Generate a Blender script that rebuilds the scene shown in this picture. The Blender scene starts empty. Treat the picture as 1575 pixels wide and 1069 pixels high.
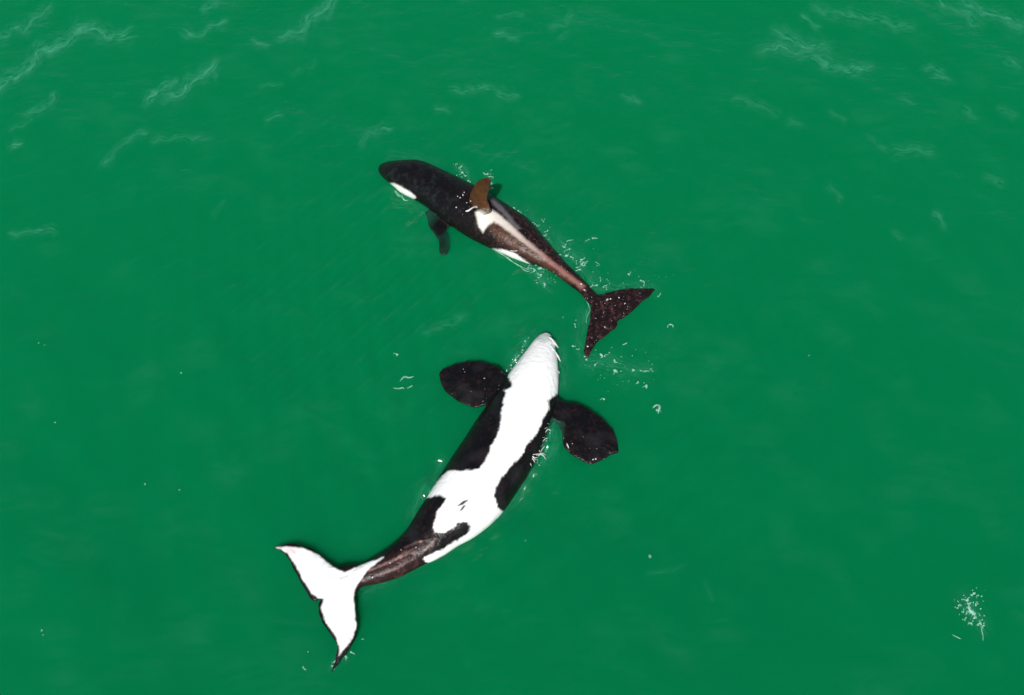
import bpy, bmesh, math, random
import numpy as np
from mathutils import Vector, Matrix, noise

S = bpy.context.scene
COL = S.collection

# ------------------------------------------------------------------ camera
IW, IH = 1575.0, 1069.0
PITCH = math.radians(58.0)          # below the horizon
HFOV = math.radians(50.0)
DIST = 17.2
CAM = Vector((0.0, -DIST * math.cos(PITCH), DIST * math.sin(PITCH)))
F = (IW / 2) / math.tan(HFOV / 2)
FWD = Vector((0, math.cos(PITCH), -math.sin(PITCH)))
UP = Vector((0, math.sin(PITCH), math.cos(PITCH)))
RT = Vector((1, 0, 0))
cd = bpy.data.cameras.new('drone_camera')
cam = bpy.data.objects.new('drone_camera', cd)
COL.objects.link(cam)
cam.location = CAM
cam.rotation_euler = (math.pi / 2 - PITCH, 0, 0)
cd.sensor_fit = 'HORIZONTAL'
cd.sensor_width = 36.0
cd.lens = 18.0 / math.tan(HFOV / 2)
cd.clip_start = 0.1
cd.clip_end = 5000.0
S.camera = cam

# ------------------------------------------------------------------ light
SUN_EL = math.radians(52.0)
SUN_AZ = math.radians(188.0)        # clockwise from +Y: behind the camera
sun_dir = Vector((math.sin(SUN_AZ) * math.cos(SUN_EL), math.cos(SUN_AZ) * math.cos(SUN_EL), math.sin(SUN_EL)))
ld = bpy.data.lights.new('sun', 'SUN')
ld.energy = 4.0
ld.angle = math.radians(0.5)
ld.color = (1.0, 0.96, 0.9)
lo = bpy.data.objects.new('sun', ld)
COL.objects.link(lo)
lo.location = (0, -20, 40)
lo.rotation_euler = sun_dir.to_track_quat('Z', 'Y').to_euler()

W = bpy.data.worlds.new('World')
S.world = W
W.use_nodes = True
nt = W.node_tree
bg = nt.nodes['Background']
sky = nt.nodes.new('ShaderNodeTexSky')
sky.sky_type = 'NISHITA'
sky.sun_disc = False
sky.sun_elevation = SUN_EL
sky.sun_rotation = SUN_AZ
nt.links.new(sky.outputs[0], bg.inputs[0])
bg.inputs[1].default_value = 0.05

S.view_settings.view_transform = 'Standard'
S.view_settings.look = 'None'
S.view_settings.exposure = 0.4
S.view_settings.gamma = 1.0
S.view_settings.use_curve_mapping = False
S.cycles.use_denoising = True
S.cycles.max_bounces = 12
S.cycles.diffuse_bounces = 2
S.cycles.glossy_bounces = 2
S.cycles.volume_bounces = 5
S.cycles.transparent_max_bounces = 24
S.cycles.caustics_reflective = False
S.cycles.caustics_refractive = False
S.cycles.sample_clamp_indirect = 4.0

# ------------------------------------------------------------------ helpers
def ray(x, y):
    return (FWD + RT * ((x - IW / 2) / F) + UP * ((IH / 2 - y) / F))

def at(x, y, z=0.0):
    d = ray(x, y)
    return CAM + d * ((z - CAM.z) / d.z)

def on_plane(x, y, p, n):
    d = ray(x, y)
    return CAM + d * ((p - CAM).dot(n) / d.dot(n))

def project(P):
    """numpy (n,3) -> photo pixels (n,2)"""
    v = P - np.array(CAM)
    dep = v @ np.array(FWD)
    return np.stack([IW / 2 + F * (v @ np.array(RT)) / dep, IH / 2 - F * (v @ np.array(UP)) / dep], 1)

def catmull(vals, n):
    vals = np.array(vals, float)
    m = len(vals)
    t = np.linspace(0, m - 1, n)
    i = np.clip(t.astype(int), 0, m - 2)
    f = (t - i)[:, None]
    p = lambda k: vals[np.clip(k, 0, m - 1)]
    p0, p1, p2, p3 = p(i - 1), p(i), p(i + 1), p(i + 2)
    return 0.5 * ((2 * p1) + (-p0 + p2) * f + (2 * p0 - 5 * p1 + 4 * p2 - p3) * f ** 2 + (-p0 + 3 * p1 - 3 * p2 + p3) * f ** 3)

def closed_curve(pts, n):
    pts = [Vector(p) for p in pts]
    m = len(pts)
    out = []
    for k in range(n):
        t = k / n * m
        i = int(t); f = t - i
        p0, p1, p2, p3 = pts[(i - 1) % m], pts[i % m], pts[(i + 1) % m], pts[(i + 2) % m]
        out.append(0.5 * ((2 * p1) + (p2 - p0) * f + (2 * p0 - 5 * p1 + 4 * p2 - p3) * f * f + (3 * p1 - p0 - 3 * p2 + p3) * f ** 3))
    return out

def signed_distance(P, poly):
    """distance in pixels to a polygon, positive inside"""
    poly = np.array(poly, float)
    a, b = poly, np.roll(poly, -1, 0)
    best = np.full(len(P), 1e9)
    inside = np.zeros(len(P), bool)
    for (ax, ay), (bx, by) in zip(a, b):
        dx, dy = bx - ax, by - ay
        t = np.clip(((P[:, 0] - ax) * dx + (P[:, 1] - ay) * dy) / (dx * dx + dy * dy + 1e-9), 0, 1)
        best = np.minimum(best, np.hypot(P[:, 0] - ax - t * dx, P[:, 1] - ay - t * dy))
        c = ((ay > P[:, 1]) != (by > P[:, 1]))
        with np.errstate(divide='ignore', invalid='ignore'):
            xi = (bx - ax) * (P[:, 1] - ay) / (by - ay) + ax
        inside ^= c & (P[:, 0] < xi)
    return np.where(inside, best, -best)

def nvec(P, scale, seed=0.0):
    return np.array([noise.noise(Vector((p[0] * scale + seed, p[1] * scale - seed, p[2] * scale))) for p in P])

def smooth01(d, w):
    t = np.clip(d / w * 0.5 + 0.5, 0, 1)
    return t * t * (3 - 2 * t)

def tag(o, label=None, cat=None, group=None, kind=None):
    if label: o['label'] = label
    if cat: o['category'] = cat
    if group: o['group'] = group
    if kind: o['kind'] = kind
    return o

# ------------------------------------------------------------------ materials
def new_mat(name):
    m = bpy.data.materials.new(name)
    m.use_nodes = True
    m.node_tree.nodes.clear()
    return m, m.node_tree.nodes, m.node_tree.links

def water_material():
    m, N, L = new_mat('green_sea_water')
    out = N.new('ShaderNodeOutputMaterial')
    geo = N.new('ShaderNodeNewGeometry')
    tc = N.new('ShaderNodeTexCoord')
    # fine ripples on top of the modelled waves
    mp = N.new('ShaderNodeMapping'); mp.inputs['Scale'].default_value = (1.0, 1.9, 1.0)
    mp.inputs['Rotation'].default_value = (0, 0, math.radians(-20))
    L.new(tc.outputs['Object'], mp.inputs['Vector'])
    n1 = N.new('ShaderNodeTexNoise'); n1.inputs['Scale'].default_value = 2.2; n1.inputs['Detail'].default_value = 5.0
    n1.inputs['Roughness'].default_value = 0.55
    L.new(mp.outputs[0], n1.inputs['Vector'])
    bp = N.new('ShaderNodeBump'); bp.inputs['Strength'].default_value = 0.62; bp.inputs['Distance'].default_value = 0.08
    L.new(n1.outputs['Fac'], bp.inputs['Height'])
    gl = N.new('ShaderNodeBsdfGlossy'); gl.inputs['Roughness'].default_value = 0.04
    gl.inputs['Color'].default_value = (1, 1, 1, 1)
    L.new(bp.outputs[0], gl.inputs['Normal'])
    tr = N.new('ShaderNodeBsdfTransparent')
    fr = N.new('ShaderNodeFresnel'); fr.inputs['IOR'].default_value = 1.30
    L.new(bp.outputs[0], fr.inputs['Normal'])
    # no reflection seen from inside the water
    inv = N.new('ShaderNodeMath'); inv.operation = 'SUBTRACT'; inv.inputs[0].default_value = 1.0
    L.new(geo.outputs['Backfacing'], inv.inputs[1])
    mul = N.new('ShaderNodeMath'); mul.operation = 'MULTIPLY'
    L.new(fr.outputs[0], mul.inputs[0]); L.new(inv.outputs[0], mul.inputs[1])
    mx = N.new('ShaderNodeMixShader')
    L.new(mul.outputs[0], mx.inputs[0]); L.new(tr.outputs[0], mx.inputs[1]); L.new(gl.outputs[0], mx.inputs[2])
    # thin pale film: sky glints painted along the crests, foam near the whales
    fa = N.new('ShaderNodeAttribute'); fa.attribute_name = 'glint_foam_film'
    n2 = N.new('ShaderNodeTexNoise'); n2.inputs['Scale'].default_value = 1.0; n2.inputs['Detail'].default_value = 4.0
    n2.inputs['Roughness'].default_value = 0.65; n2.inputs['Distortion'].default_value = 0.6
    fu = N.new('ShaderNodeAttribute'); fu.attribute_name = 'glint_foam_grain'
    L.new(fu.outputs['Vector'], n2.inputs['Vector'])
    r2 = N.new('ShaderNodeMapRange'); r2.inputs['From Min'].default_value = 0.38; r2.inputs['From Max'].default_value = 0.72
    L.new(n2.outputs['Fac'], r2.inputs['Value'])
    m2 = N.new('ShaderNodeMath'); m2.operation = 'MULTIPLY'
    L.new(fa.outputs['Fac'], m2.inputs[0]); L.new(r2.outputs[0], m2.inputs[1])
    fd = N.new('ShaderNodeBsdfDiffuse'); fd.inputs['Color'].default_value = (0.22, 0.80, 0.62, 1)
    m3 = N.new('ShaderNodeMixShader')
    L.new(m2.outputs[0], m3.inputs[0]); L.new(mx.outputs[0], m3.inputs[1]); L.new(fd.outputs[0], m3.inputs[2])
    L.new(m3.outputs[0], out.inputs['Surface'])
    # plankton-green water body
    sc = N.new('ShaderNodeVolumeScatter')
    sc.inputs['Color'].default_value = (0.0, 1.0, 0.455, 1); sc.inputs['Density'].default_value = 1.8
    sc.inputs['Anisotropy'].default_value = 0.0
    ab = N.new('ShaderNodeVolumeAbsorption')
    ab.inputs['Color'].default_value = (0.0, 0.475, 0.07, 1); ab.inputs['Density'].default_value = 3.0
    ad = N.new('ShaderNodeAddShader')
    L.new(sc.outputs[0], ad.inputs[0]); L.new(ab.outputs[0], ad.inputs[1])
    L.new(ad.outputs[0], out.inputs['Volume'])
    return m

def skin_material():
    m, N, L = new_mat('wet_whale_skin')
    out = N.new('ShaderNodeOutputMaterial')
    b = N.new('ShaderNodeBsdfPrincipled')
    at_ = N.new('ShaderNodeAttribute'); at_.attribute_name = 'skin_colour'
    tc = N.new('ShaderNodeTexCoord')
    n = N.new('ShaderNodeTexNoise'); n.inputs['Scale'].default_value = 12.0; n.inputs['Detail'].default_value = 5.0; n.inputs['Roughness'].default_value = 0.55
    L.new(tc.outputs['Object'], n.inputs['Vector'])
    bp = N.new('ShaderNodeBump'); bp.inputs['Strength'].default_value = 0.5; bp.inputs['Distance'].default_value = 0.03
    L.new(n.outputs['Fac'], bp.inputs['Height'])
    L.new(at_.outputs['Color'], b.inputs['Base Color'])
    L.new(bp.outputs[0], b.inputs['Normal'])
    rr = N.new('ShaderNodeMapRange'); rr.inputs['To Min'].default_value = 0.12; rr.inputs['To Max'].default_value = 0.55
    L.new(n.outputs['Fac'], rr.inputs['Value']); L.new(rr.outputs[0], b.inputs['Roughness'])
    b.inputs['Specular IOR Level'].default_value = 0.17
    L.new(b.outputs[0], out.inputs['Surface'])
    return m

def foam_material(name, alpha, colour):
    m, N, L = new_mat(name)
    out = N.new('ShaderNodeOutputMaterial')
    d = N.new('ShaderNodeBsdfDiffuse'); d.inputs['Color'].default_value = (*colour, 1)
    t = N.new('ShaderNodeBsdfTransparent')
    tc = N.new('ShaderNodeTexCoord')
    n = N.new('ShaderNodeTexNoise'); n.inputs['Scale'].default_value = 14.0; n.inputs['Detail'].default_value = 4.0
    L.new(tc.outputs['Object'], n.inputs['Vector'])
    r = N.new('ShaderNodeMapRange'); r.inputs['From Min'].default_value = 0.3; r.inputs['From Max'].default_value = 0.7
    r.inputs['To Min'].default_value = alpha * 0.35; r.inputs['To Max'].default_value = min(1.0, alpha * 1.5)
    L.new(n.outputs['Fac'], r.inputs['Value'])
    mx = N.new('ShaderNodeMixShader')
    L.new(r.outputs[0], mx.inputs[0]); L.new(t.outputs[0], mx.inputs[1]); L.new(d.outputs[0], mx.inputs[2])
    L.new(mx.outputs[0], out.inputs['Surface'])
    return m

# ------------------------------------------------------------------ water
rngw = np.random.default_rng(7)
WAVES = []
for _ in range(46):
    lam = 0.45 * (9.0 ** rngw.random()) * 1.0
    th = math.radians(70) + rngw.normal(0, 0.75)
    amp = 0.0032 * lam ** 1.0 * rngw.uniform(0.4, 1.0)
    WAVES.append((2 * math.pi / lam * math.cos(th), 2 * math.pi / lam * math.sin(th), amp, rngw.uniform(0, 6.283)))

# pale streaks: painted sky glints along the wave crests, milky foam by the whales
STREAKS = [
    ([(0, 132), (16, 119), (30, 112), (48, 99), (62, 79), (86, 73), (104, 62), (124, 48), (140, 44)], 1.0, 6),
    ([(104, 62), (128, 42), (152, 50), (180, 59), (196, 54)], 1.0, 6), ([(0, 60), (16, 46), (38, 45), (52, 32), (72, 14)], .6, 4),
    ([(226, 158), (246, 138), (268, 126)], .9, 3), ([(256, 148), (280, 144), (296, 122), (312, 120), (328, 100)], 1.0, 5),
    ([(390, 66), (412, 68)], .7, 2), ([(436, 56), (464, 50), (478, 28), (496, 18), (508, 4)], .9, 5), ([(286, 48), (300, 57), (322, 44), (346, 36)], .6, 3),
    ([(314, 16), (334, 2)], .6, 2), ([(40, 178), (64, 166), (80, 162), (84, 148)], .6, 3), ([(18, 226), (32, 220)], .7, 2), ([(20, 200), (44, 186)], .3, 2),
    ([(160, 252), (184, 226), (206, 208), (222, 204)], .6, 3), ([(236, 214), (266, 211), (310, 212), (324, 208)], .4, 3), ([(16, 358), (46, 358), (80, 354)], .6, 2),
    ([(400, 130), (430, 130)], .3, 2), ([(414, 180), (428, 175)], .5, 2), ([(558, 219), (570, 206), (596, 196)], .6, 3), ([(450, 116), (484, 96)], .25, 2),
    ([(328, 328), (344, 312)], .2, 1), ([(700, 140), (722, 138), (746, 133), (760, 140), (790, 148)], .6, 3), ([(670, 168), (690, 166)], .5, 2),
    ([(760, 53), (796, 57)], .6, 2), ([(770, 23), (800, 23)], .4, 2), ([(850, 42), (868, 34), (880, 22)], .4, 2), ([(866, 58), (872, 46)], .3, 2), ([(960, 148), (972, 150), (984, 156)], .6, 2),
    ([(1196, 50), (1216, 60), (1240, 72), (1266, 74)], .8, 6), ([(1176, 76), (1200, 72), (1224, 80), (1250, 80)], .7, 6), ([(1258, 90), (1280, 102), (1300, 109), (1336, 104)], .9, 4),
    ([(1234, 26), (1258, 40)], .6, 2), ([(1260, 14), (1284, 22), (1322, 24), (1350, 30), (1374, 36), (1400, 44)], .6, 5), ([(1424, 106), (1446, 110)], .6, 2), ([(1440, 118), (1460, 122)], .5, 2),
    ([(1446, 4), (1466, 14), (1490, 24), (1504, 38)], .7, 4), ([(1480, 2), (1504, 16), (1530, 22), (1550, 32), (1572, 40)], .8, 5), ([(1130, 155), (1152, 154), (1168, 160), (1190, 176)], .4, 3),
    ([(1217, 186), (1230, 190)], .5, 3), ([(1276, 172), (1296, 182)], .4, 2), ([(1388, 152), (1398, 156)], .5, 2), ([(1484, 168), (1498, 180)], .5, 2), ([(1378, 232), (1400, 228), (1430, 236)], .6, 4),
    ([(1340, 210), (1364, 232)], .3, 2), ([(1516, 270), (1542, 284)], .5, 3), ([(1440, 330), (1454, 348)], .5, 2), ([(1276, 288), (1292, 306)], .3, 2), ([(1552, 92), (1566, 104)], .5, 3),
    ([(1540, 166), (1562, 176)], .4, 2), ([(655, 512), (690, 497), (716, 487)], .4, 2), ([(700, 488), (720, 480)], .3, 1), ([(1380, 358), (1386, 362)], .4, 2), ([(1090, 894), (1096, 920)], .2, 1),
    ([(1000, 880), (1050, 872)], .2, 1),
    ([(706, 256), (722, 276)], .5, 3), ([(752, 270), (757, 296)], .5, 3), ([(780, 314), (800, 330)], .5, 4), ([(812, 335), (850, 375), (884, 408)], .45, 9), ([(860, 372), (884, 396), (914, 436)], .6, 7),
    ([(818, 408), (832, 424), (842, 438)], .7, 6), ([(915, 440), (940, 446), (975, 440), (1004, 446)], .5, 5), ([(900, 480), (894, 520), (899, 556)], .45, 5), ([(910, 556), (945, 562), (995, 572)], .5, 8),
    ([(853, 640), (846, 676), (834, 706)], .6, 6), ([(820, 730), (800, 760), (772, 790)], .35, 6), ([(640, 860), (600, 892), (558, 910)], .3, 6), ([(822, 518), (800, 545), (782, 568)], .6, 4),
    ([(862, 540), (866, 590)], .45, 5), ([(510, 1024), (532, 1010)], .5, 4), ([(1480, 925), (1496, 940), (1510, 960)], .5, 8), ([(680, 716), (654, 756), (634, 796)], .35, 5),
    ([(604, 290), (630, 308), (660, 330)], .3, 5), ([(672, 250), (640, 240), (600, 240)], .25, 4)]

# places where the water washes up over the animals: (photo point, height, radius)
WASH = []
for x, y, h, r in ((853, 664, .22, .24), (843, 692, .18, .22), (828, 720, .15, .20), (806, 750, .10, .2), (660, 757, .13, .19), (792, 550, .15, .13), (809, 527, .14, .11),
                   (664, 335, .06, .2), (735, 385, .06, .15), (825, 418, .05, .12)):
    p = at(x, y, 0.0)
    WASH.append((p.x, p.y, h, r))

def wave_z(x, y):
    z = np.zeros_like(np.asarray(x, float))
    for kx, ky, a, p in WAVES:
        z = z + a * np.sin(kx * x + ky * y + p)
    r = np.hypot(x, y - 2)
    for wx, wy, h, rr in WASH:
        d2 = ((x - wx) ** 2 + (y - wy) ** 2) / rr ** 2
        z = z + h * np.exp(-d2) * (1 + 0.2 * np.sin(23 * x + 9 * y) * np.sin(17 * y - 11 * x))
    # short chop close to the animals
    near = np.exp(-((x + 0.4) ** 2 + (y - 0.4) ** 2) / 20.0)
    z = z + near * 0.013 * (np.sin(9.1 * x + 5.3 * y) + np.sin(-7.3 * x + 11.2 * y + 1.0) + 0.8 * np.sin(19 * x + 3 * y + 2) + 0.6 * np.sin(-27 * x + 21 * y))
    return z * np.clip(1.6 - r / 30.0, 0, 1)

def grid_lines(lo, hi, step, far):
    core = list(np.arange(lo, hi + 1e-6, step))
    out, s = [], step
    x = hi
    while x < far:
        s *= 1.35; x += s; out.append(min(x, far))
    neg, s, x = [], step, lo
    while x > -far:
        s *= 1.35; x -= s; neg.append(max(x, -far))
    return np.array(sorted(set(neg)) + core + sorted(set(out)))

def build_water():
    gx = grid_lines(-11.6, 11.6, 0.04, 1500.0)
    gy = grid_lines(-6.6, 10.0, 0.04, 1500.0)
    X, Y = np.meshgrid(gx, gy)
    Z = wave_z(X, Y)
    ny, nx = X.shape
    V = np.stack([X.ravel(), Y.ravel(), Z.ravel()], 1)
    idx = np.arange(nx * ny).reshape(ny, nx)
    faces = np.stack([idx[:-1, :-1].ravel(), idx[:-1, 1:].ravel(), idx[1:, 1:].ravel(), idx[1:, :-1].ravel()], 1).tolist()
    verts = V.tolist()
    # sides and bottom close the body of water
    loop = list(idx[0, :]) + list(idx[1:, -1]) + list(idx[-1, -2::-1]) + list(idx[-2:0:-1, 0])
    base = len(verts)
    for i in loop:
        verts.append([V[i][0], V[i][1], -14.0])
    m = len(loop)
    for k in range(m):
        a, b = loop[k], loop[(k + 1) % m]
        faces.append([int(b), int(a), base + k, base + (k + 1) % m])
    faces.append([base + k for k in range(m)][::-1])
    me = bpy.data.meshes.new('water')
    me.from_pydata(verts, [], faces)
    me.materials.append(water_material())
    n = len(V)
    core = (np.abs(V[:, 0]) < 12) & (V[:, 1] > -7) & (V[:, 1] < 10.5)
    px = np.full((len(verts), 2), -1e5)
    px[:n][core] = project(V[core])
    X_, Y_ = np.array(verts)[:, 0], np.array(verts)[:, 1]
    px[:, 0] += 2.2 * np.sin(7 * X_ + 3 * Y_) + 1.6 * np.sin(15 * X_ - 11 * Y_) + 1.2 * np.sin(31 * Y_ + 5 * X_)
    px[:, 1] += 2.0 * np.sin(8 * X_ - 5 * Y_ + 1) + 1.5 * np.sin(17 * X_ + 6 * Y_) + 1.0 * np.sin(29 * X_)
    film = np.zeros(len(verts))
    # broad faint slicks of finer bubbles
    for kx, ky, ph in ((.9, 1.6, 0), (-1.3, 2.1, 1), (2.3, 1.1, 2), (1.7, -2.9, 3), (3.1, 4.3, 4), (-4.4, 3.7, 5), (.35, .5, 6), (6.1, 5.2, .5)):
        film += np.sin(kx * X_ + ky * Y_ + ph + 0.8 * np.sin(0.9 * ky * X_ - 0.7 * kx * Y_))
    film = 0.013 * np.clip(film / 3.0 + 0.1, 0, 1.5)
    grain = np.stack([X_ * 1.3, Y_ * 3.4, np.zeros(len(verts)) + 3.0], 1)
    for pts, k, cnt in STREAKS:
        a = np.array(pts, float)
        lo, hi = a.min(0) - 40, a.max(0) + 40
        sel = np.nonzero((px[:, 0] > lo[0]) & (px[:, 0] < hi[0]) & (px[:, 1] > lo[1]) & (px[:, 1] < hi[1]))[0]
        if not len(sel):
            continue
        p = px[sel]
        best = np.full(len(sel), 1e9); side = np.zeros(len(sel)); along = np.zeros(len(sel)); run = 0.0
        for (ax, ay), (bx, by) in zip(a[:-1], a[1:]):
            dx, dy = bx - ax, by - ay
            ln = math.hypot(dx, dy)
            t = np.clip(((p[:, 0] - ax) * dx + (p[:, 1] - ay) * dy) / ln ** 2, 0, 1)
            d = np.hypot(p[:, 0] - ax - t * dx, p[:, 1] - ay - t * dy)
            c = ((p[:, 0] - ax) * dy - (p[:, 1] - ay) * dx) / ln
            near = d < best
            best = np.where(near, d, best); side = np.where(near, c, side); along = np.where(near, run + t * ln, along)
            run += ln
        f = k * (0.11 * np.exp(-(best / 3.2) ** 2) + 0.13 * np.exp(-(best / (3.5 + 1.5 * cnt)) ** 2))
        win = f > film[sel]
        w = sel[win]
        film[w] = f[win]
        grain[w] = np.stack([along[win] * 0.055 + a[0, 0], side[win] * 0.28, np.zeros(win.sum())], 1)
    me.attributes.new('glint_foam_grain', 'FLOAT_VECTOR', 'POINT').data.foreach_set('vector', grain.astype(np.float32).ravel())
    me.attributes.new('glint_foam_film', 'FLOAT', 'POINT').data.foreach_set('value', film.astype(np.float32))
    me.polygons.foreach_set('use_smooth', [True] * len(me.polygons))
    o = bpy.data.objects.new('water', me)
    COL.objects.link(o)
    tag(o, 'calm green sea water with faint ripples', 'water', kind='structure')
    return o

build_water()

# ------------------------------------------------------------------ whale body
def loft(bm, stations, n=64, ring=36, flat=0.72, sink=0.03):
    """stations: (px of one side, px of other side, centre height). One tapered closed tube."""
    C, R = [], []
    for (x0, y0), (x1, y1), z in stations:
        c = at((x0 + x1) / 2, (y0 + y1) / 2, z - sink)
        dep = (c - CAM).dot(FWD)
        C.append(c); R.append(math.hypot(x1 - x0, y1 - y0) / 2 * dep / F)
    C = catmull(C, n)
    R = np.maximum(catmull(np.array(R)[:, None], n)[:, 0], 0.012)
    tan = np.gradient(C, axis=0)
    rings = []
    for i in range(n):
        t = Vector(tan[i]).normalized()
        side = t.cross(Vector((0, 0, 1))).normalized()
        up = side.cross(t).normalized()
        vs = []
        ax = Vector((t.dot(RT), t.dot(UP))).normalized()
        m = RT * ax.y - UP * ax.x
        kw = 1.0 / math.sqrt(side.dot(m) ** 2 + (flat * up.dot(m)) ** 2)
        for k in range(ring):
            a = 2 * math.pi * k / ring
            # correct the half width so that the outline seen from the drone keeps its traced width
            vs.append(bm.verts.new(Vector(C[i]) + side * (R[i] * kw * math.cos(a)) + up * (R[i] * flat * kw * math.sin(a))))
        rings.append(vs)
    for i in range(n - 1):
        for k in range(ring):
            bm.faces.new((rings[i][k], rings[i][(k + 1) % ring], rings[i + 1][(k + 1) % ring], rings[i + 1][k]))
    bm.faces.new(rings[0][::-1]); bm.faces.new(rings[-1])
    return C, R

def pillow(bm, outline, thick, n=120, rings=12, edge=0.026, rough=1.0):
    """solid fin from a world-space outline: thickest in its middle, thin at the rim"""
    pts = closed_curve(outline, n)
    # slightly uneven rim
    pts = [p + rough * (0.016 * noise.noise_vector(p * 9.0) + 0.010 * noise.noise_vector(p * 24.0)) for p in pts]
    c = sum(pts, Vector()) / n
    nor = Vector()
    for i in range(n):
        nor += (pts[i] - c).cross(pts[(i + 1) % n] - c)
    nor.normalize()
    layers = {1: [], -1: []}
    for s in (1, -1):
        for j in range(rings):
            f = 1.0 - j / rings
            h = edge + (thick - edge) * (1 - f ** 2.2) ** 0.8
            layers[s].append([bm.verts.new(c + (p - c) * f + nor * (s * h * 0.5)) for p in pts])
        tip = bm.verts.new(c + nor * (s * thick * 0.5))
        L = layers[s]
        for j in range(rings - 1):
            for k in range(n):
                q = (L[j][k], L[j][(k + 1) % n], L[j + 1][(k + 1) % n], L[j + 1][k])
                bm.faces.new(q if s == 1 else q[::-1])
        for k in range(n):
            q = (L[-1][k], L[-1][(k + 1) % n], tip)
            bm.faces.new(q if s == 1 else q[::-1])
    for k in range(n):
        bm.faces.new((layers[1][0][(k + 1) % n], layers[1][0][k], layers[-1][0][k], layers[-1][0][(k + 1) % n]))

def fuse(name, bm, voxel=0.014, smooth=9):
    """melts the overlapping solids into one continuous skin"""
    bmesh.ops.recalc_face_normals(bm, faces=bm.faces)
    me = bpy.data.meshes.new(name + '_raw'); bm.to_mesh(me); bm.free()
    o = bpy.data.objects.new(name + '_raw', me); COL.objects.link(o)
    r = o.modifiers.new('remesh', 'REMESH'); r.mode = 'VOXEL'; r.voxel_size = voxel; r.use_smooth_shade = True
    s = o.modifiers.new('smooth', 'SMOOTH'); s.factor = 0.5; s.iterations = smooth
    dg = bpy.context.evaluated_depsgraph_get()
    ev = o.evaluated_get(dg)
    out = bpy.data.meshes.new_from_object(ev)
    out.name = name
    bpy.data.objects.remove(o, do_unlink=True)
    bpy.data.meshes.remove(me)
    out.polygons.foreach_set('use_smooth', [True] * len(out.polygons))
    return out

def mesh_arrays(me):
    n = len(me.vertices)
    P = np.empty(n * 3); me.vertices.foreach_get('co', P)
    Nn = np.empty(n * 3); me.vertex_normals.foreach_get('vector', Nn)
    return P.reshape(-1, 3), Nn.reshape(-1, 3)

def set_colour(me, C):
    a = me.color_attributes.new('skin_colour', 'FLOAT_COLOR', 'POINT')
    a.data.foreach_set('color', np.concatenate([C, np.ones((len(C), 1))], 1).astype(np.float32).ravel())

SKIN = skin_material()
WHITE = np.array((0.86, 0.86, 0.85))
BLACK = np.array((0.0045, 0.0045, 0.005))
BROWN = np.array((0.062, 0.024, 0.024))

def mix(C, col, f):
    return C * (1 - f[:, None]) + np.asarray(col)[None, :] * f[:, None]

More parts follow.
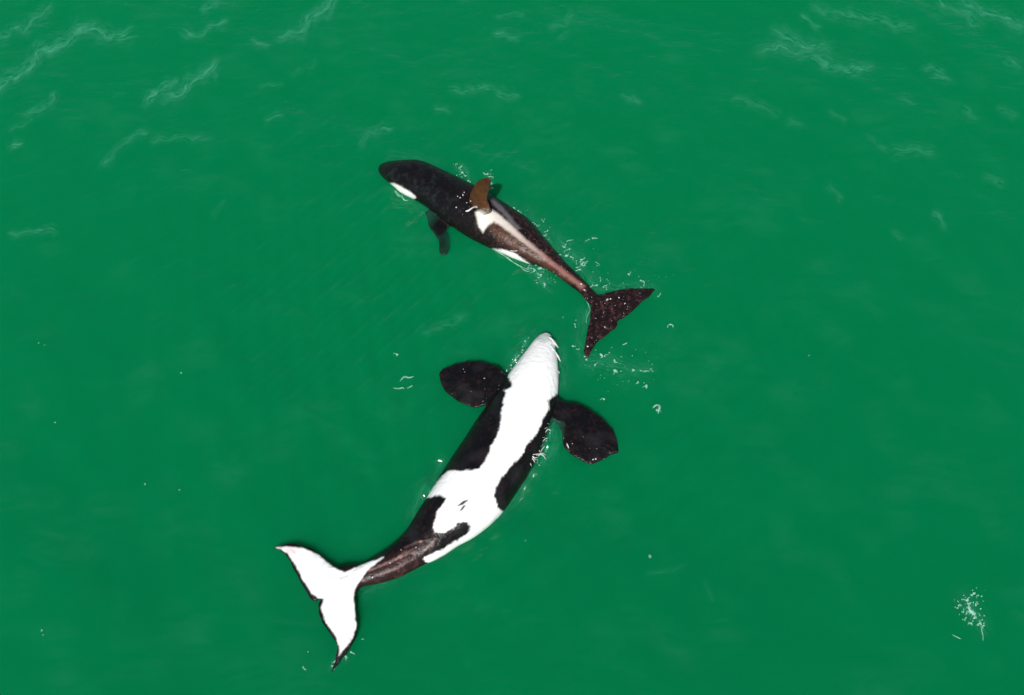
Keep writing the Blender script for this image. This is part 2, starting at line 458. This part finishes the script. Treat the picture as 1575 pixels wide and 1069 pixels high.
# ---- the larger whale, on its back, belly to the sky
def build_belly_up_whale():
    bm = bmesh.new()
    st = [((838, 513), (848, 514), 0.10), ((824, 521), (852, 527), 0.10), ((806, 543), (857, 557), 0.13),
          ((788, 566), (858, 592), 0.15), ((768, 596), (855, 626), 0.14), ((749, 625), (846, 662), 0.12),
          ((732, 648), (836, 690), 0.10), ((714, 676), (818, 721), 0.10), ((695, 704), (799, 749), 0.11),
          ((676, 733), (776, 782), 0.13), ((656, 765), (748, 805), 0.15), ((640, 789), (716, 826), 0.14),
          ((624, 816), (690, 842), 0.12), ((608, 836), (657, 860), 0.10), ((585, 855), (626, 877), 0.09),
          ((562, 867), (593, 890), 0.08), ((543, 876), (557, 902), 0.07), ((522, 890), (536, 914), 0.06)]
    loft(bm, st)
    z = 0.07
    lf = [(790, 588), (778, 575), (767, 566), (752, 559), (731, 555), (709, 558), (688, 564), (677, 572), (676, 585), (684, 601),
          (699, 614), (716, 623), (731, 627), (746, 624), (765, 620), (788, 610)]
    pillow(bm, [at(x, y, 0.055 + 0.0012 * max(0, x - 700)) for x, y in lf], 0.10)
    rf = [(838, 622), (853, 609), (867, 617), (884, 619), (907, 630), (929, 646), (942, 661), (950, 683), (951, 696), (939, 701),
          (923, 709), (908, 715), (892, 708), (875, 697), (866, 683), (862, 661), (853, 648), (838, 642)]
    pillow(bm, [at(x, y, 0.055 + 0.0012 * max(0, 925 - x)) for x, y in rf], 0.10)
    up = [(560, 868), (536, 876), (512, 868), (490, 850), (466, 839), (441, 836), (424, 840), (420, 843), (434, 848), (449, 870), (461, 894),
          (475, 918), (485, 926), (494, 922), (512, 928), (535, 912), (552, 900)]
    pillow(bm, [at(x, y, z) for x, y in up], 0.11)
    lw = [(553, 900), (546, 916), (548, 938), (550, 965), (544, 989), (531, 1008), (514, 1029), (509, 1034), (517, 1014), (519, 994), (511, 979),
          (497, 960), (489, 936), (493, 924), (508, 905), (535, 890)]
    pillow(bm, [at(x, y, z) for x, y in lw], 0.11)
    # dorsal fin hanging down under the floating whale
    c = at(752, 690, 0.0)
    t = (at(820, 560, 0.0) - at(700, 790, 0.0)).normalized()
    dn = Vector((0, 0, -1))
    pillow(bm, [c + t * 0.45 + dn * 0.15, c + t * 0.1 + dn * 0.7, c - t * 0.3 + dn * 1.1, c - t * 0.38 + dn * 1.08,
                c - t * 0.28 + dn * 0.7, c - t * 0.35 + dn * 0.3, c - t * 0.45 + dn * 0.12, c + dn * 0.05], 0.11, n=60)
    me = fuse('killer_whale', bm)
    P, Nn = mesh_arrays(me)
    px = project(P)
    j = nvec(P, 9.0, 3.1) * 2.2 + nvec(P, 28.0, 9.7) * 1.6
    mot = np.clip(nvec(P, 7.0, 1.0) * 0.6 + nvec(P, 19.0, 5.0) * 1.0 + nvec(P, 38.0, 2.0) * 0.7, 0, 1)
    C = np.repeat(BLACK[None, :], len(P), 0)
    # reddish-brown tail stock
    brown = np.clip((px[:, 1] - 775) / 70, 0, 1) * np.clip((620 - (px[:, 0] - 60)) / 60, 0, 1)
    under = [(545, 890), (571, 872), (592, 860), (640, 838), (668, 822), (720, 806), (720, 822), (660, 856), (635, 880), (595, 896), (550, 906)]
    brown = brown * smooth01(signed_distance(px, under) + j + 2, 7.0)
    C = mix(C, BROWN, np.clip(0.22 * mot + brown * (0.30 + 0.9 * mot), 0, 1))
    C = mix(C, (0.020, 0.019, 0.022), np.clip(nvec(P, 4.0, 8.0), 0, 1) * (1 - brown))  # broken wet highlights painted in as a faint grey mottle
    belly = [(842, 500), (815, 508), (795, 540), (774, 570), (780, 576), (787, 588), (785, 595), (776, 601), (776, 614), (772, 629), (770, 650),
             (765, 670), (755, 689), (746, 711), (738, 720), (721, 723), (709, 725), (692, 724), (682, 730), (676, 737), (657, 758), (652, 768),
             (677, 761), (685, 767), (682, 776), (672, 788), (666, 811), (668, 820), (682, 819), (697, 813), (703, 805), (713, 801), (720, 802),
             (724, 811), (719, 820), (703, 831), (678, 846), (651, 859), (660, 868), (730, 830), (775, 790), (766, 780), (764, 771), (760, 763),
             (762, 751), (769, 739), (777, 728), (793, 710), (806, 695), (810, 683), (824, 669), (832, 655), (836, 640), (845, 629), (843, 616),
             (853, 608), (862, 604), (866, 560), (858, 510)]
    upf = smooth01(Nn[:, 2] + 0.45, 0.25)
    white = smooth01(signed_distance(px, belly) + j, 2.2) * upf
    fluke = [(424, 842), (442, 841), (466, 843), (490, 854), (512, 872), (531, 881), (558, 868), (590, 857), (571, 872), (558, 885), (553, 893),
             (544, 911), (546, 938), (548, 962), (541, 984), (521, 1009), (522, 994), (517, 979), (502, 958), (494, 936), (498, 921), (488, 919),
             (480, 913), (466, 891), (454, 868), (441, 849)]
    white = np.maximum(white, smooth01(signed_distance(px, fluke) + j * 0.6, 2.0) * smooth01(Nn[:, 2] + 0.2, 0.2))
    C = mix(C, WHITE, np.clip(white, 0, 1))
    snout = [(826, 510), (848, 508), (851, 520), (838, 528), (825, 524)]
    C = mix(C, (0.42, 0.50, 0.46), 0.75 * smooth01(signed_distance(px, snout) + 1.5 * j, 4.0) * upf * (Nn[:, 2] > 0))
    for tip in ([(420, 840), (455, 838), (462, 862), (436, 852)], [(520, 1012), (522, 985), (540, 975), (544, 990)]):
        C = mix(C, (0.66, 0.50, 0.49), 0.45 * smooth01(signed_distance(px, tip) + 2 * j, 7.0) * white)
    # slits on the belly and an old scar on the tail stock
    for (a, b, w) in (((704, 778), (720, 769), 2.6), ((707.5, 785.5), (716, 777), 2.6)):
        ln = [a, ((a[0] + b[0]) / 2 + 0.6, (a[1] + b[1]) / 2 - w), b, ((a[0] + b[0]) / 2 - 0.6, (a[1] + b[1]) / 2 + w)]
        C = mix(C, (0.05, 0.05, 0.05), smooth01(signed_distance(px, ln) + 0.7, 1.4) * upf)
    for ln in ([(651, 848), (659, 838), (669, 829), (663, 840)], [(563, 880), (585, 868), (612, 858), (588, 871)],
               [(596, 868), (622, 850), (640, 842), (624, 854)], [(578, 886), (606, 874), (640, 858), (607, 877)], [(622, 842), (640, 833), (656, 831), (640, 836)], [(570, 877), (600, 862), (640, 848), (602, 865)], [(508, 885), (524, 892), (536, 884), (523, 889)]):
        C = mix(C, (0.26, 0.16, 0.145), np.clip(smooth01(signed_distance(px, ln) + 0.3 + 0.45 * j, 1.8) * upf * (0.35 + 1.2 * mot), 0, 1))
    set_colour(me, C)
    me.materials.clear(); me.materials.append(SKIN)
    o = bpy.data.objects.new('killer_whale', me); COL.objects.link(o)
    tag(o, 'larger killer whale floating on its back with white belly and white fluke upward', 'killer whale',
        'killer whales swimming together')
    return o

# ---- the smaller whale, back and dorsal fin out of the water
def build_back_up_whale():
    bm = bmesh.new()
    st = [((588, 249), (590, 266), -0.10), ((598, 246), (594, 274), -0.02), ((618, 245), (603, 284), 0.08), ((645, 245), (622, 300), 0.13),
          ((672, 256), (645, 312), 0.16), ((700, 269), (669, 328), 0.17), ((728, 283), (692, 346), 0.17), ((754, 298), (717, 364), 0.17),
          ((778, 313), (745, 379), 0.16), ((801, 329), (773, 392), 0.15), ((816, 346), (796, 402), 0.13), ((835, 366), (818, 409), 0.11),
          ((852, 385), (838, 414), 0.10), ((868, 403), (857, 425), 0.09), ((886, 420), (877, 440), 0.08), ((903, 437), (894, 453), 0.07),
          ((918, 453), (906, 468), 0.06), ((930, 466), (920, 478), 0.05)]
    loft(bm, st)
    z = 0.055
    ru = [(905, 455), (922, 454), (945, 448), (969, 444), (990, 444), (1003, 444), (1008, 446), (997, 457), (982, 470), (967, 484), (956, 491),
          (948, 494), (930, 490), (912, 470)]
    pillow(bm, [at(x, y, z) for x, y in ru], 0.10)
    lu = [(918, 456), (909, 468), (908, 486), (904, 505), (900, 525), (898, 540), (902, 552), (911, 538), (920, 526), (937, 513), (949, 501),
          (950, 491), (940, 474)]
    pillow(bm, [at(x, y, z) for x, y in lu], 0.10)
    # flippers under the surface
    fl = [(700, 330), (656, 324), (657, 336), (660, 349), (668, 361), (675, 372), (675, 387), (682, 393), (691, 386), (692, 368), (688, 355),
          (687, 346), (704, 347)]
    pillow(bm, [at(x, y, 0.045 - 0.0014 * max(0, y - 325)) for x, y in fl], 0.09)
    fr = [(712, 290), (745, 300), (752, 272), (742, 250), (725, 244), (714, 258)]
    pillow(bm, [at(x, y, -0.7 - 0.006 * max(0, 290 - y)) for x, y in fr], 0.10)
    # dorsal fin: upright plane along the spine
    a, b = at(700, 297, 0.5), at(775, 346, 0.5)
    d = (b - a).normalized(); d.z = 0; d.normalize()
    nor = d.cross(Vector((0, 0, 1)))
    p0 = at(733, 320, 0.48)
    fin = [(722, 322), (722, 304), (727, 289), (734, 279), (744, 274), (752, 274), (755, 279), (753, 289), (750, 299), (749, 312), (754, 326), (740, 330)]
    pillow(bm, [on_plane(x, y, p0, nor) for x, y in fin], 0.10, rough=0.2)
    me = fuse('killer_whale', bm)
    P, Nn = mesh_arrays(me)
    px = project(P)
    j = nvec(P, 9.0, 13.1) * 2.0 + nvec(P, 28.0, 19.7) * 1.5
    mot = np.clip(nvec(P, 7.0, 11.0) * 0.5 + nvec(P, 19.0, 15.0) * 1.0 + nvec(P, 38.0, 12.0) * 0.8, 0, 1)
    C = np.repeat(BLACK[None, :], len(P), 0)
    along = np.clip((px[:, 0] - 690) / 150, 0, 1)
    C = mix(C, BROWN, np.clip((0.08 + 0.75 * along) * (0.12 + 1.3 * mot), 0, 1))
    C = mix(C, (0.013, 0.018, 0.019), np.clip(nvec(P, 8.0, 31.0) + 0.9 * nvec(P, 21.0, 33.0), 0, 0.9) * np.clip((720 - px[:, 0]) / 30, 0, 1))  # wet highlights on the head painted in as grey-green mottle
    # brown on the near flank behind the fin
    flank = [(750, 348), (760, 341), (801, 372), (828, 393), (883, 436), (860, 428), (820, 400), (770, 372)]
    C = mix(C, (0.095, 0.043, 0.026), np.clip(0.78 - 0.9 * mot, 0, 1) * smooth01(signed_distance(px, flank) + 1.5 * j, 7.0))
    upf = smooth01(Nn[:, 2] + 0.3, 0.25)
    # grey saddle fading to pinkish brown along the tail stock
    saddle = [(731, 327), (740, 321), (751, 320), (763, 326), (778, 339), (795, 354), (808, 367), (851, 402), (886, 429), (900, 440), (894, 444),
              (882, 435), (851, 411), (828, 391), (801, 371), (773, 349), (760, 340), (751, 346), (743, 357), (736, 348)]
    f = smooth01(signed_distance(px, saddle) + 0.6 * j, 3.0) * upf
    t = np.clip((px[:, 0] - 748) / 95, 0, 1)[:, None]
    sc = (1 - t) * np.array((0.66, 0.64, 0.58)) + t * np.array((0.22, 0.105, 0.088))
    C = C * (1 - f[:, None]) + sc * f[:, None]
    C = mix(C, BLACK, smooth01(px[:, 1] - 328 - (px[:, 0] - 655) * 0.55, 6) * (px[:, 0] < 693))
    # the other lobe of the saddle, its shade painted in as duller grey
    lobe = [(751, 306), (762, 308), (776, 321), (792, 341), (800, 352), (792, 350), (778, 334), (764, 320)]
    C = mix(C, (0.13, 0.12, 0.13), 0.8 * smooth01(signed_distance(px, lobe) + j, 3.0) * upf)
    # white jaw and flank patches, white underside
    for poly in ([(600, 281), (614, 285), (628, 294), (640, 303), (632, 312), (600, 296)],
                 [(757, 383), (768, 383), (788, 389), (801, 396), (817, 409), (812, 420), (770, 400)]):
        C = mix(C, WHITE, smooth01(signed_distance(px, poly) + 0.7 * j, 2.2))
    C = mix(C, WHITE, smooth01(-Nn[:, 2] - 0.82, 0.1) * (px[:, 0] < 860) * (px[:, 0] > 612))
    # orange-brown dorsal fin
    zz = smooth01(P[:, 2] - 0.55, 0.08) * (px[:, 0] > 715) * (px[:, 0] < 762)
    C = mix(C, (0.115, 0.044, 0.018), zz * np.clip(0.95 - 0.7 * mot - 1.2 * np.clip(P[:, 2] - 1.02, 0, 0.4), 0, 1))
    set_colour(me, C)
    me.materials.clear(); me.materials.append(SKIN)
    o = bpy.data.objects.new('killer_whale', me); COL.objects.link(o)
    tag(o, 'smaller killer whale swimming back up with brown dorsal fin and pale saddle', 'killer whale',
        'killer whales swimming together')
    return o

big = build_belly_up_whale()
young = build_back_up_whale()

# ------------------------------------------------------------------ foam
FOAM = foam_material('bright_foam', 0.26, (0.50, 0.88, 0.74))
FAINT = foam_material('faint_foam', 0.13, (0.45, 0.85, 0.70))
WASHED = foam_material('white_wash_and_glint', 0.62, (0.84, 0.86, 0.85))

def surf(x, y, dz=0.012):
    p = at(x, y, dz)
    p.z = float(wave_z(p.x, p.y)) + dz
    return p

def blob(bm, p, r, rng, flat=0.45):
    g = bmesh.ops.create_icosphere(bm, subdivisions=2, radius=1.0)
    a = rng.uniform(0, 6.283)
    sx, sy = r * rng.uniform(0.7, 1.5), r * rng.uniform(0.6, 1.0)
    sd = rng.uniform(0, 50)
    for v in g['verts']:
        c = v.co.copy()
        c *= 1 + 0.45 * noise.noise(c * 1.7 + Vector((sd, 0, 0)))
        q = Vector((c.x * sx, c.y * sy, c.z * r * flat))
        v.co = p + Matrix.Rotation(a, 3, 'Z') @ q

def strand(bm, pts, width, rng, thick=0.010):
    """thin raised thread of foam along world points, tapering at its ends"""
    n = max(8, int(sum((pts[i + 1] - pts[i]).length for i in range(len(pts) - 1)) / 0.05))
    P = catmull([tuple(p) for p in pts], n)
    T = np.gradient(P, axis=0)
    prev = None
    sd = rng.uniform(0, 90)
    wig = min(0.05, 0.10 * sum((pts[i + 1] - pts[i]).length for i in range(len(pts) - 1)))
    for i in range(n):
        t = Vector(T[i]).normalized()
        s = t.cross(Vector((0, 0, 1))).normalized()
        u = i / (n - 1)
        w = width * (math.sin(math.pi * min(max(u, 0.02), 0.98)) ** 0.6) * (0.55 + 0.9 * abs(noise.noise(Vector((i * 0.35, sd, 0)))))
        c = Vector(P[i]) + s * (wig * noise.noise(Vector((i * 0.22, sd, 3.3))))
        c.z = float(wave_z(c.x, c.y)) + max(0.008, P[i][2] - float(wave_z(P[i][0], P[i][1])))
        cur = [bm.verts.new(c - s * w), bm.verts.new(c + Vector((0, 0, thick))), bm.verts.new(c + s * w), bm.verts.new(c - Vector((0, 0, 0.004)))]
        if prev:
            for k in range(4):
                bm.faces.new((prev[k], prev[(k + 1) % 4], cur[(k + 1) % 4], cur[k]))
        else:
            bm.faces.new(cur[::-1])
        prev = cur
    bm.faces.new(prev)

def finish(name, bm, mat, label, cat, group=None, kind=None):
    bmesh.ops.recalc_face_normals(bm, faces=bm.faces)
    me = bpy.data.meshes.new(name); bm.to_mesh(me); bm.free()
    me.materials.append(mat)
    me.polygons.foreach_set('use_smooth', [True] * len(me.polygons))
    o = bpy.data.objects.new(name, me); COL.objects.link(o)
    return tag(o, label, cat, group, kind)

def specks(spots, seed, around=0, spread=6, small=0.008, curls=True):
    rng = random.Random(seed)
    bm = bmesh.new()
    for x, y, r in spots:
        blob(bm, surf(x, y, 0.004), r * 0.8 / 98.0, rng, 0.3)
        for _ in range(around):
            blob(bm, surf(x + rng.gauss(0, spread), y + rng.gauss(0, spread)), small * rng.uniform(0.5, 1.5), rng)
    for x, y, r in spots:
        if r > 1.3 and curls:
            a = rng.uniform(0, 6.283); q = []
            for k in range(4):
                q.append(surf(x, y)); a += rng.gauss(0, 0.8)
                x += 2.6 * math.cos(a); y += 2.0 * math.sin(a)
            strand(bm, q, rng.uniform(0.006, 0.014), rng, 0.006)
    return bm, rng

# splash round the dorsal fin
bm, rng = specks([(703, 252, 1.5), (706, 258, 2), (711, 265, 3), (716, 271, 2.5), (720, 278, 2), (750, 268, 3), (753, 272, 2), (757, 284, 3), (757, 290, 3.5),
                  (752, 302, 2.5), (709, 261, 1.5), (766, 312, 1.5), (783, 318, 2), (790, 320, 3), (797, 323, 2.5), (794, 328, 2), (787, 326, 1.5)], 1, 2, 5)
finish('splash_foam', bm, FOAM, 'white droplets splashing round the brown dorsal fin of the smaller whale', 'foam', 'sea foam', 'stuff')
bm = bmesh.new(); rng = random.Random(14)
for a in ([(606, 291), (613, 298), (620, 303)], [(616, 297), (621, 306), (627, 308)], [(764, 390), (776, 397), (786, 402)], [(780, 398), (790, 406), (800, 410)], [(797, 408), (806, 416), (816, 418)]):
    for _ in range(2):
        strand(bm, [surf(x + rng.gauss(0, 1.5), y + rng.gauss(0, 1.2)) for x, y in a], rng.uniform(0.006, 0.013), rng, 0.006)
finish('wash_foam', bm, FOAM, 'thin threads of foam under the jaw and belly side of the smaller whale', 'foam', 'sea foam', 'stuff')
# drops thrown up along the tail stock
rng0 = random.Random(5)
sp = [(868, 380, 2), (876, 385, 1.6), (871, 394, 3), (878, 396, 2), (862, 392, 2), (894, 400, 3), (898, 404, 2), (892, 415, 3), (887, 411, 2), (912, 366, 2.2),
      (906, 368, 1.4), (872, 372, 1.4)]
sp += [(rng0.uniform(800, 925), 0, rng0.uniform(0.6, 1.5)) for _ in range(46)]
sp = [(x, y if y else 340 + (x - 800) * 0.75 - abs(rng0.gauss(0, 13)), r) for x, y, r in sp]
bm, rng = specks(sp, 2, 0)
finish('spray_foam', bm, FOAM, 'fine spray on the water along the upper side of the smaller whale tail', 'foam', 'sea foam', 'stuff')
bm, rng = specks([(824, 410, 3), (830, 416, 3.4), (822, 420, 2.5), (832, 424, 2.2), (838, 436, 2.2), (843, 428, 1.3), (852, 430, 1.2), (828, 428, 1.5), (817, 414, 2)], 3, 3, 6)
finish('splash_foam', bm, FOAM, 'small white splash by the lower flank of the smaller whale', 'foam', 'sea foam', 'stuff')
# drops round the smaller whale's flukes
sp = [(908, 440, 3), (918, 438, 2.6), (928, 442, 2), (933, 446, 1.6), (967, 424, 2.6), (985, 434, 2), (990, 440, 1.8), (982, 428, 1.2), (1012, 457, 1.8),
      (1031, 499, 2), (1035, 503, 1.4), (881, 533, 2.2), (887, 537, 1.4), (902, 554, 2.4), (899, 548, 1.8), (925, 546, 3), (930, 548, 2.4), (945, 555, 3), (915, 562, 2.6),
      (947, 570, 3.6), (955, 572, 1.3), (974, 569, 2.2), (985, 570, 2), (993, 570, 1.8), (1001, 566, 1.6), (1003, 559, 1.2), (967, 587, 1.3), (981, 587, 2),
      (994, 595, 3.2), (929, 613, 2), (964, 526, 1.6), (937, 543, 1.3), (886, 490, 1.3), (866, 487, 1.3), (884, 496, 1.6)]
sp += [(rng0.gauss(958, 34), rng0.gauss(560, 18), rng0.uniform(0.4, 1.0)) for _ in range(30)]
sp += [(rng0.gauss(960, 30), 440 + rng0.gauss(-8, 10), rng0.uniform(0.4, 1.0)) for _ in range(26)]
bm, rng = specks(sp, 4, 0)
strand(bm, [surf(909, 470), surf(904, 486), surf(902, 496)], 0.008, rng)
strand(bm, [surf(896, 455), surf(904, 466), surf(907, 476)], 0.012, rng)
finish('spray_foam', bm, FOAM, 'drops and bubbles scattered round the flukes of the smaller whale', 'foam', 'sea foam', 'stuff')
# wavelets washing over the larger whale's throat and flank
bm = bmesh.new(); rng = random.Random(8)
for a in ([(845, 517), (850, 523), (854, 530), (859, 536)], [(846, 533), (851, 542), (858, 549), (863, 555)], [(846, 546), (852, 557), (856, 567), (860, 576)]):
    strand(bm, [surf(x, y, zz) for (x, y), zz in zip(a, (.24, .17, .09, .03))], 0.034, rng, 0.02)
for _ in range(14):
    u = rng.random(); y = 517 + u * 56
    blob(bm, surf(824 - (y - 516) * 0.80 + rng.gauss(0, 2.0), y, 0.02), 0.010 * rng.uniform(0.5, 1.8), rng)
finish('wash_foam', bm, WASHED, 'thin white wash streaming off the white head of the larger whale', 'foam', 'sea foam', 'stuff')
bm = bmesh.new()
r8 = random.Random(77)
for _ in range(26):
    x, y = r8.gauss(812, 9), r8.gauss(706, 5)
    a = r8.gauss(-0.25, 0.55); q = []
    for k in range(r8.choice((3, 4, 5))):
        q.append(surf(x, y, 0.10 - 0.015 * k)); a += r8.gauss(0.12, 0.3)
        x += 4.2 * math.cos(a); y += 4.2 * math.sin(a)
    strand(bm, q, r8.uniform(0.005, 0.013), rng, 0.008)
for x, y in ((836, 662), (833, 671), (838, 676), (829, 683), (834, 690), (828, 668)):
    strand(bm, [surf(x, y, 0.06), surf(x + 4, y - 2, 0.05), surf(x + 8, y + r8.gauss(0, 2), 0.04)], r8.uniform(0.005, 0.010), rng, 0.006)
for _ in range(30):
    blob(bm, surf(r8.gauss(826, 11), r8.gauss(702, 9), 0.04), 0.006 * r8.uniform(0.5, 1.7), rng)
finish('wash_foam', bm, WASHED, 'ragged white foam against the dark flank of the larger whale', 'foam', 'sea foam', 'stuff')
bm, rng = specks([(512, 1025, 3), (516, 1019, 3), (532, 1010, 3), (540, 1003, 2), (474, 1003, 1.2), (467, 1027, 1.8), (557, 983, 1.2)], 9, 1, 4, 0.006)
finish('splash_foam', bm, FOAM, 'white drops at the lower fluke tip of the larger whale', 'foam', 'sea foam', 'stuff')
from mathutils.bvhtree import BVHTree
def on_body(o, x, y, lift=0.004):
    key = o.name
    if key not in TREES:
        TREES[key] = BVHTree.FromPolygons([v.co[:] for v in o.data.vertices], [p.vertices[:] for p in o.data.polygons])
    h = TREES[key].ray_cast(CAM, ray(x, y).normalized())
    return None if h[0] is None else h[0] + h[1] * lift
TREES = {}

def skin_specks(o, spots, seed, lines=()):
    rng = random.Random(seed); bm = bmesh.new()
    for x, y, r in spots:
        p = on_body(o, x, y)
        if p: blob(bm, p, r / 98.0, rng)
    for pts, w in lines:
        q = [on_body(o, x, y, 0.008) for x, y in pts]
        q = [p for p in q if p]
        if len(q) > 1: strand(bm, q, w, rng, 0.012)
    return bm
r9 = random.Random(31)  # pale beads stand in for wet glints on the smaller whale's skin
sp = [(712, 300, 1.3), (708, 304, 1.1), (704, 302, .8), (714, 296, .9), (702, 319, 1.4), (724, 309, 1), (718, 312, .8), (633, 300, 1), (894, 437, 1.5), (899, 446, 1.3), (934, 461, 1.6), (939, 460, 1.2), (952, 458, 1.3),
      (961, 467, 1.2), (930, 503, 1.4), (904, 533, 1.6), (909, 541, 1.2)]
sp += [(r9.uniform(900, 985), r9.uniform(448, 540), r9.uniform(.25, .55)) for _ in range(60)]
sp += [(lambda u: (700 + 190 * u + r9.gauss(0, 8), 312 + 118 * u + r9.gauss(0, 9), r9.uniform(.22, .5)))(r9.random()) for _ in range(50)]
bm = skin_specks(young, sp, 6, [([(716, 325), (722, 323), (728, 319), (734, 319)], 0.03), ([(728, 318), (733, 317), (735, 320)], 0.035),
                                ([(793, 389), (803, 398), (814, 404)], 0.012), ([(776, 386), (784, 391), (790, 397)], 0.008), ([(803, 402), (810, 411), (820, 414)], 0.010), ([(610, 290), (618, 296), (622, 301)], 0.010), ([(622, 297), (630, 304), (640, 305)], 0.010), ([(785, 386), (796, 386)], 0.012)])
finish('wash_foam', bm, WASHED, 'pale beads standing in for wet glints, with some wash, on the back and flukes of the smaller whale', 'foam', 'sea foam', 'stuff')
sp = [(r9.uniform(680, 775), r9.uniform(558, 620), r9.uniform(.3, .6)) for _ in range(9)] + [(r9.uniform(860, 945), r9.uniform(622, 710), r9.uniform(.3, .6)) for _ in range(8)]
sp += [(916, 706, 1.3), (912, 707, 1), (745, 582, 1), (573, 888, 1), (600, 866, 1), (617, 846, .9), (640, 842, .9)]
bm = skin_specks(big, sp, 7, [([(866, 684), (868, 692), (873, 698)], 0.02), ([(872, 682), (875, 690)], 0.012)])
finish('wash_foam', bm, WASHED, 'small beads of water on the black flippers of the larger whale', 'foam', 'sea foam', 'stuff')
# separate patches of foam on open water
bm, rng = specks([(1498, 913, 2.5), (1504, 916, 2), (1488, 923, 3), (1480, 922, 1.8), (1475, 931, 2), (1492, 928, 2), (1490, 934, 3), (1493, 940, 4), (1497, 943, 4), (1481, 941, 2.4),
                  (1501, 930, 2), (1486, 950, 1.6), (1499, 950, 2.6), (1494, 959, 2.4), (1508, 958, 3.2), (1513, 962, 2.6), (1507, 946, 1.2)], 10, 3, 5, 0.008)
strand(bm, [surf(1510, 962), surf(1511, 974), surf(1511, 986)], 0.012, rng)
strand(bm, [surf(1490, 928), surf(1491, 936), surf(1497, 942), surf(1500, 948)], 0.024, rng)
strand(bm, [surf(1464, 976), surf(1469, 980), surf(1477, 984)], 0.012, rng)
finish('foam_patch', bm, FOAM, 'patch of broken white bubbles floating alone far from both whales', 'foam', 'sea foam', 'stuff')
bm, rng = specks([(611, 545.5, 2.2)], 11, 2, 4, 0.006)
strand(bm, [surf(615, 586), surf(622, 581), surf(629, 582), surf(637, 579)], 0.024, rng)
strand(bm, [surf(605, 596), surf(613, 596), surf(619, 594), surf(622, 596)], 0.020, rng)
strand(bm, [surf(626, 597), surf(630, 596), surf(635, 593)], 0.014, rng)
finish('foam_patch', bm, FOAM, 'two short white dashes of foam beside the flipper that points to the tail', 'foam', 'sea foam', 'stuff')
bm, rng = specks([(1011, 632, 2.4)], 12, 3, 4, 0.008)
strand(bm, [surf(1004, 629), surf(1009, 624), surf(1015, 625), surf(1013, 631), surf(1011, 637)], 0.030, rng)
finish('foam_patch', bm, FOAM, 'hook shaped fleck of foam beyond the right flipper of the larger whale', 'foam', 'sea foam', 'stuff')
bm, rng = specks([(1000, 855, 3), (61, 530, 2), (70, 533, 1.5), (279, 575, 2), (84, 649, 2.2), (222, 743, 1.8), (275, 752, 1.8), (1245, 545, 1.6), (808, 833, 1.8), (66, 971, 1.6), (68, 978, 1.2)], 13, 0, 3, 0.005, False)
finish('foam_flecks', bm, FAINT, 'tiny lone flecks of foam dotted over the open water', 'foam', 'sea foam', 'stuff')
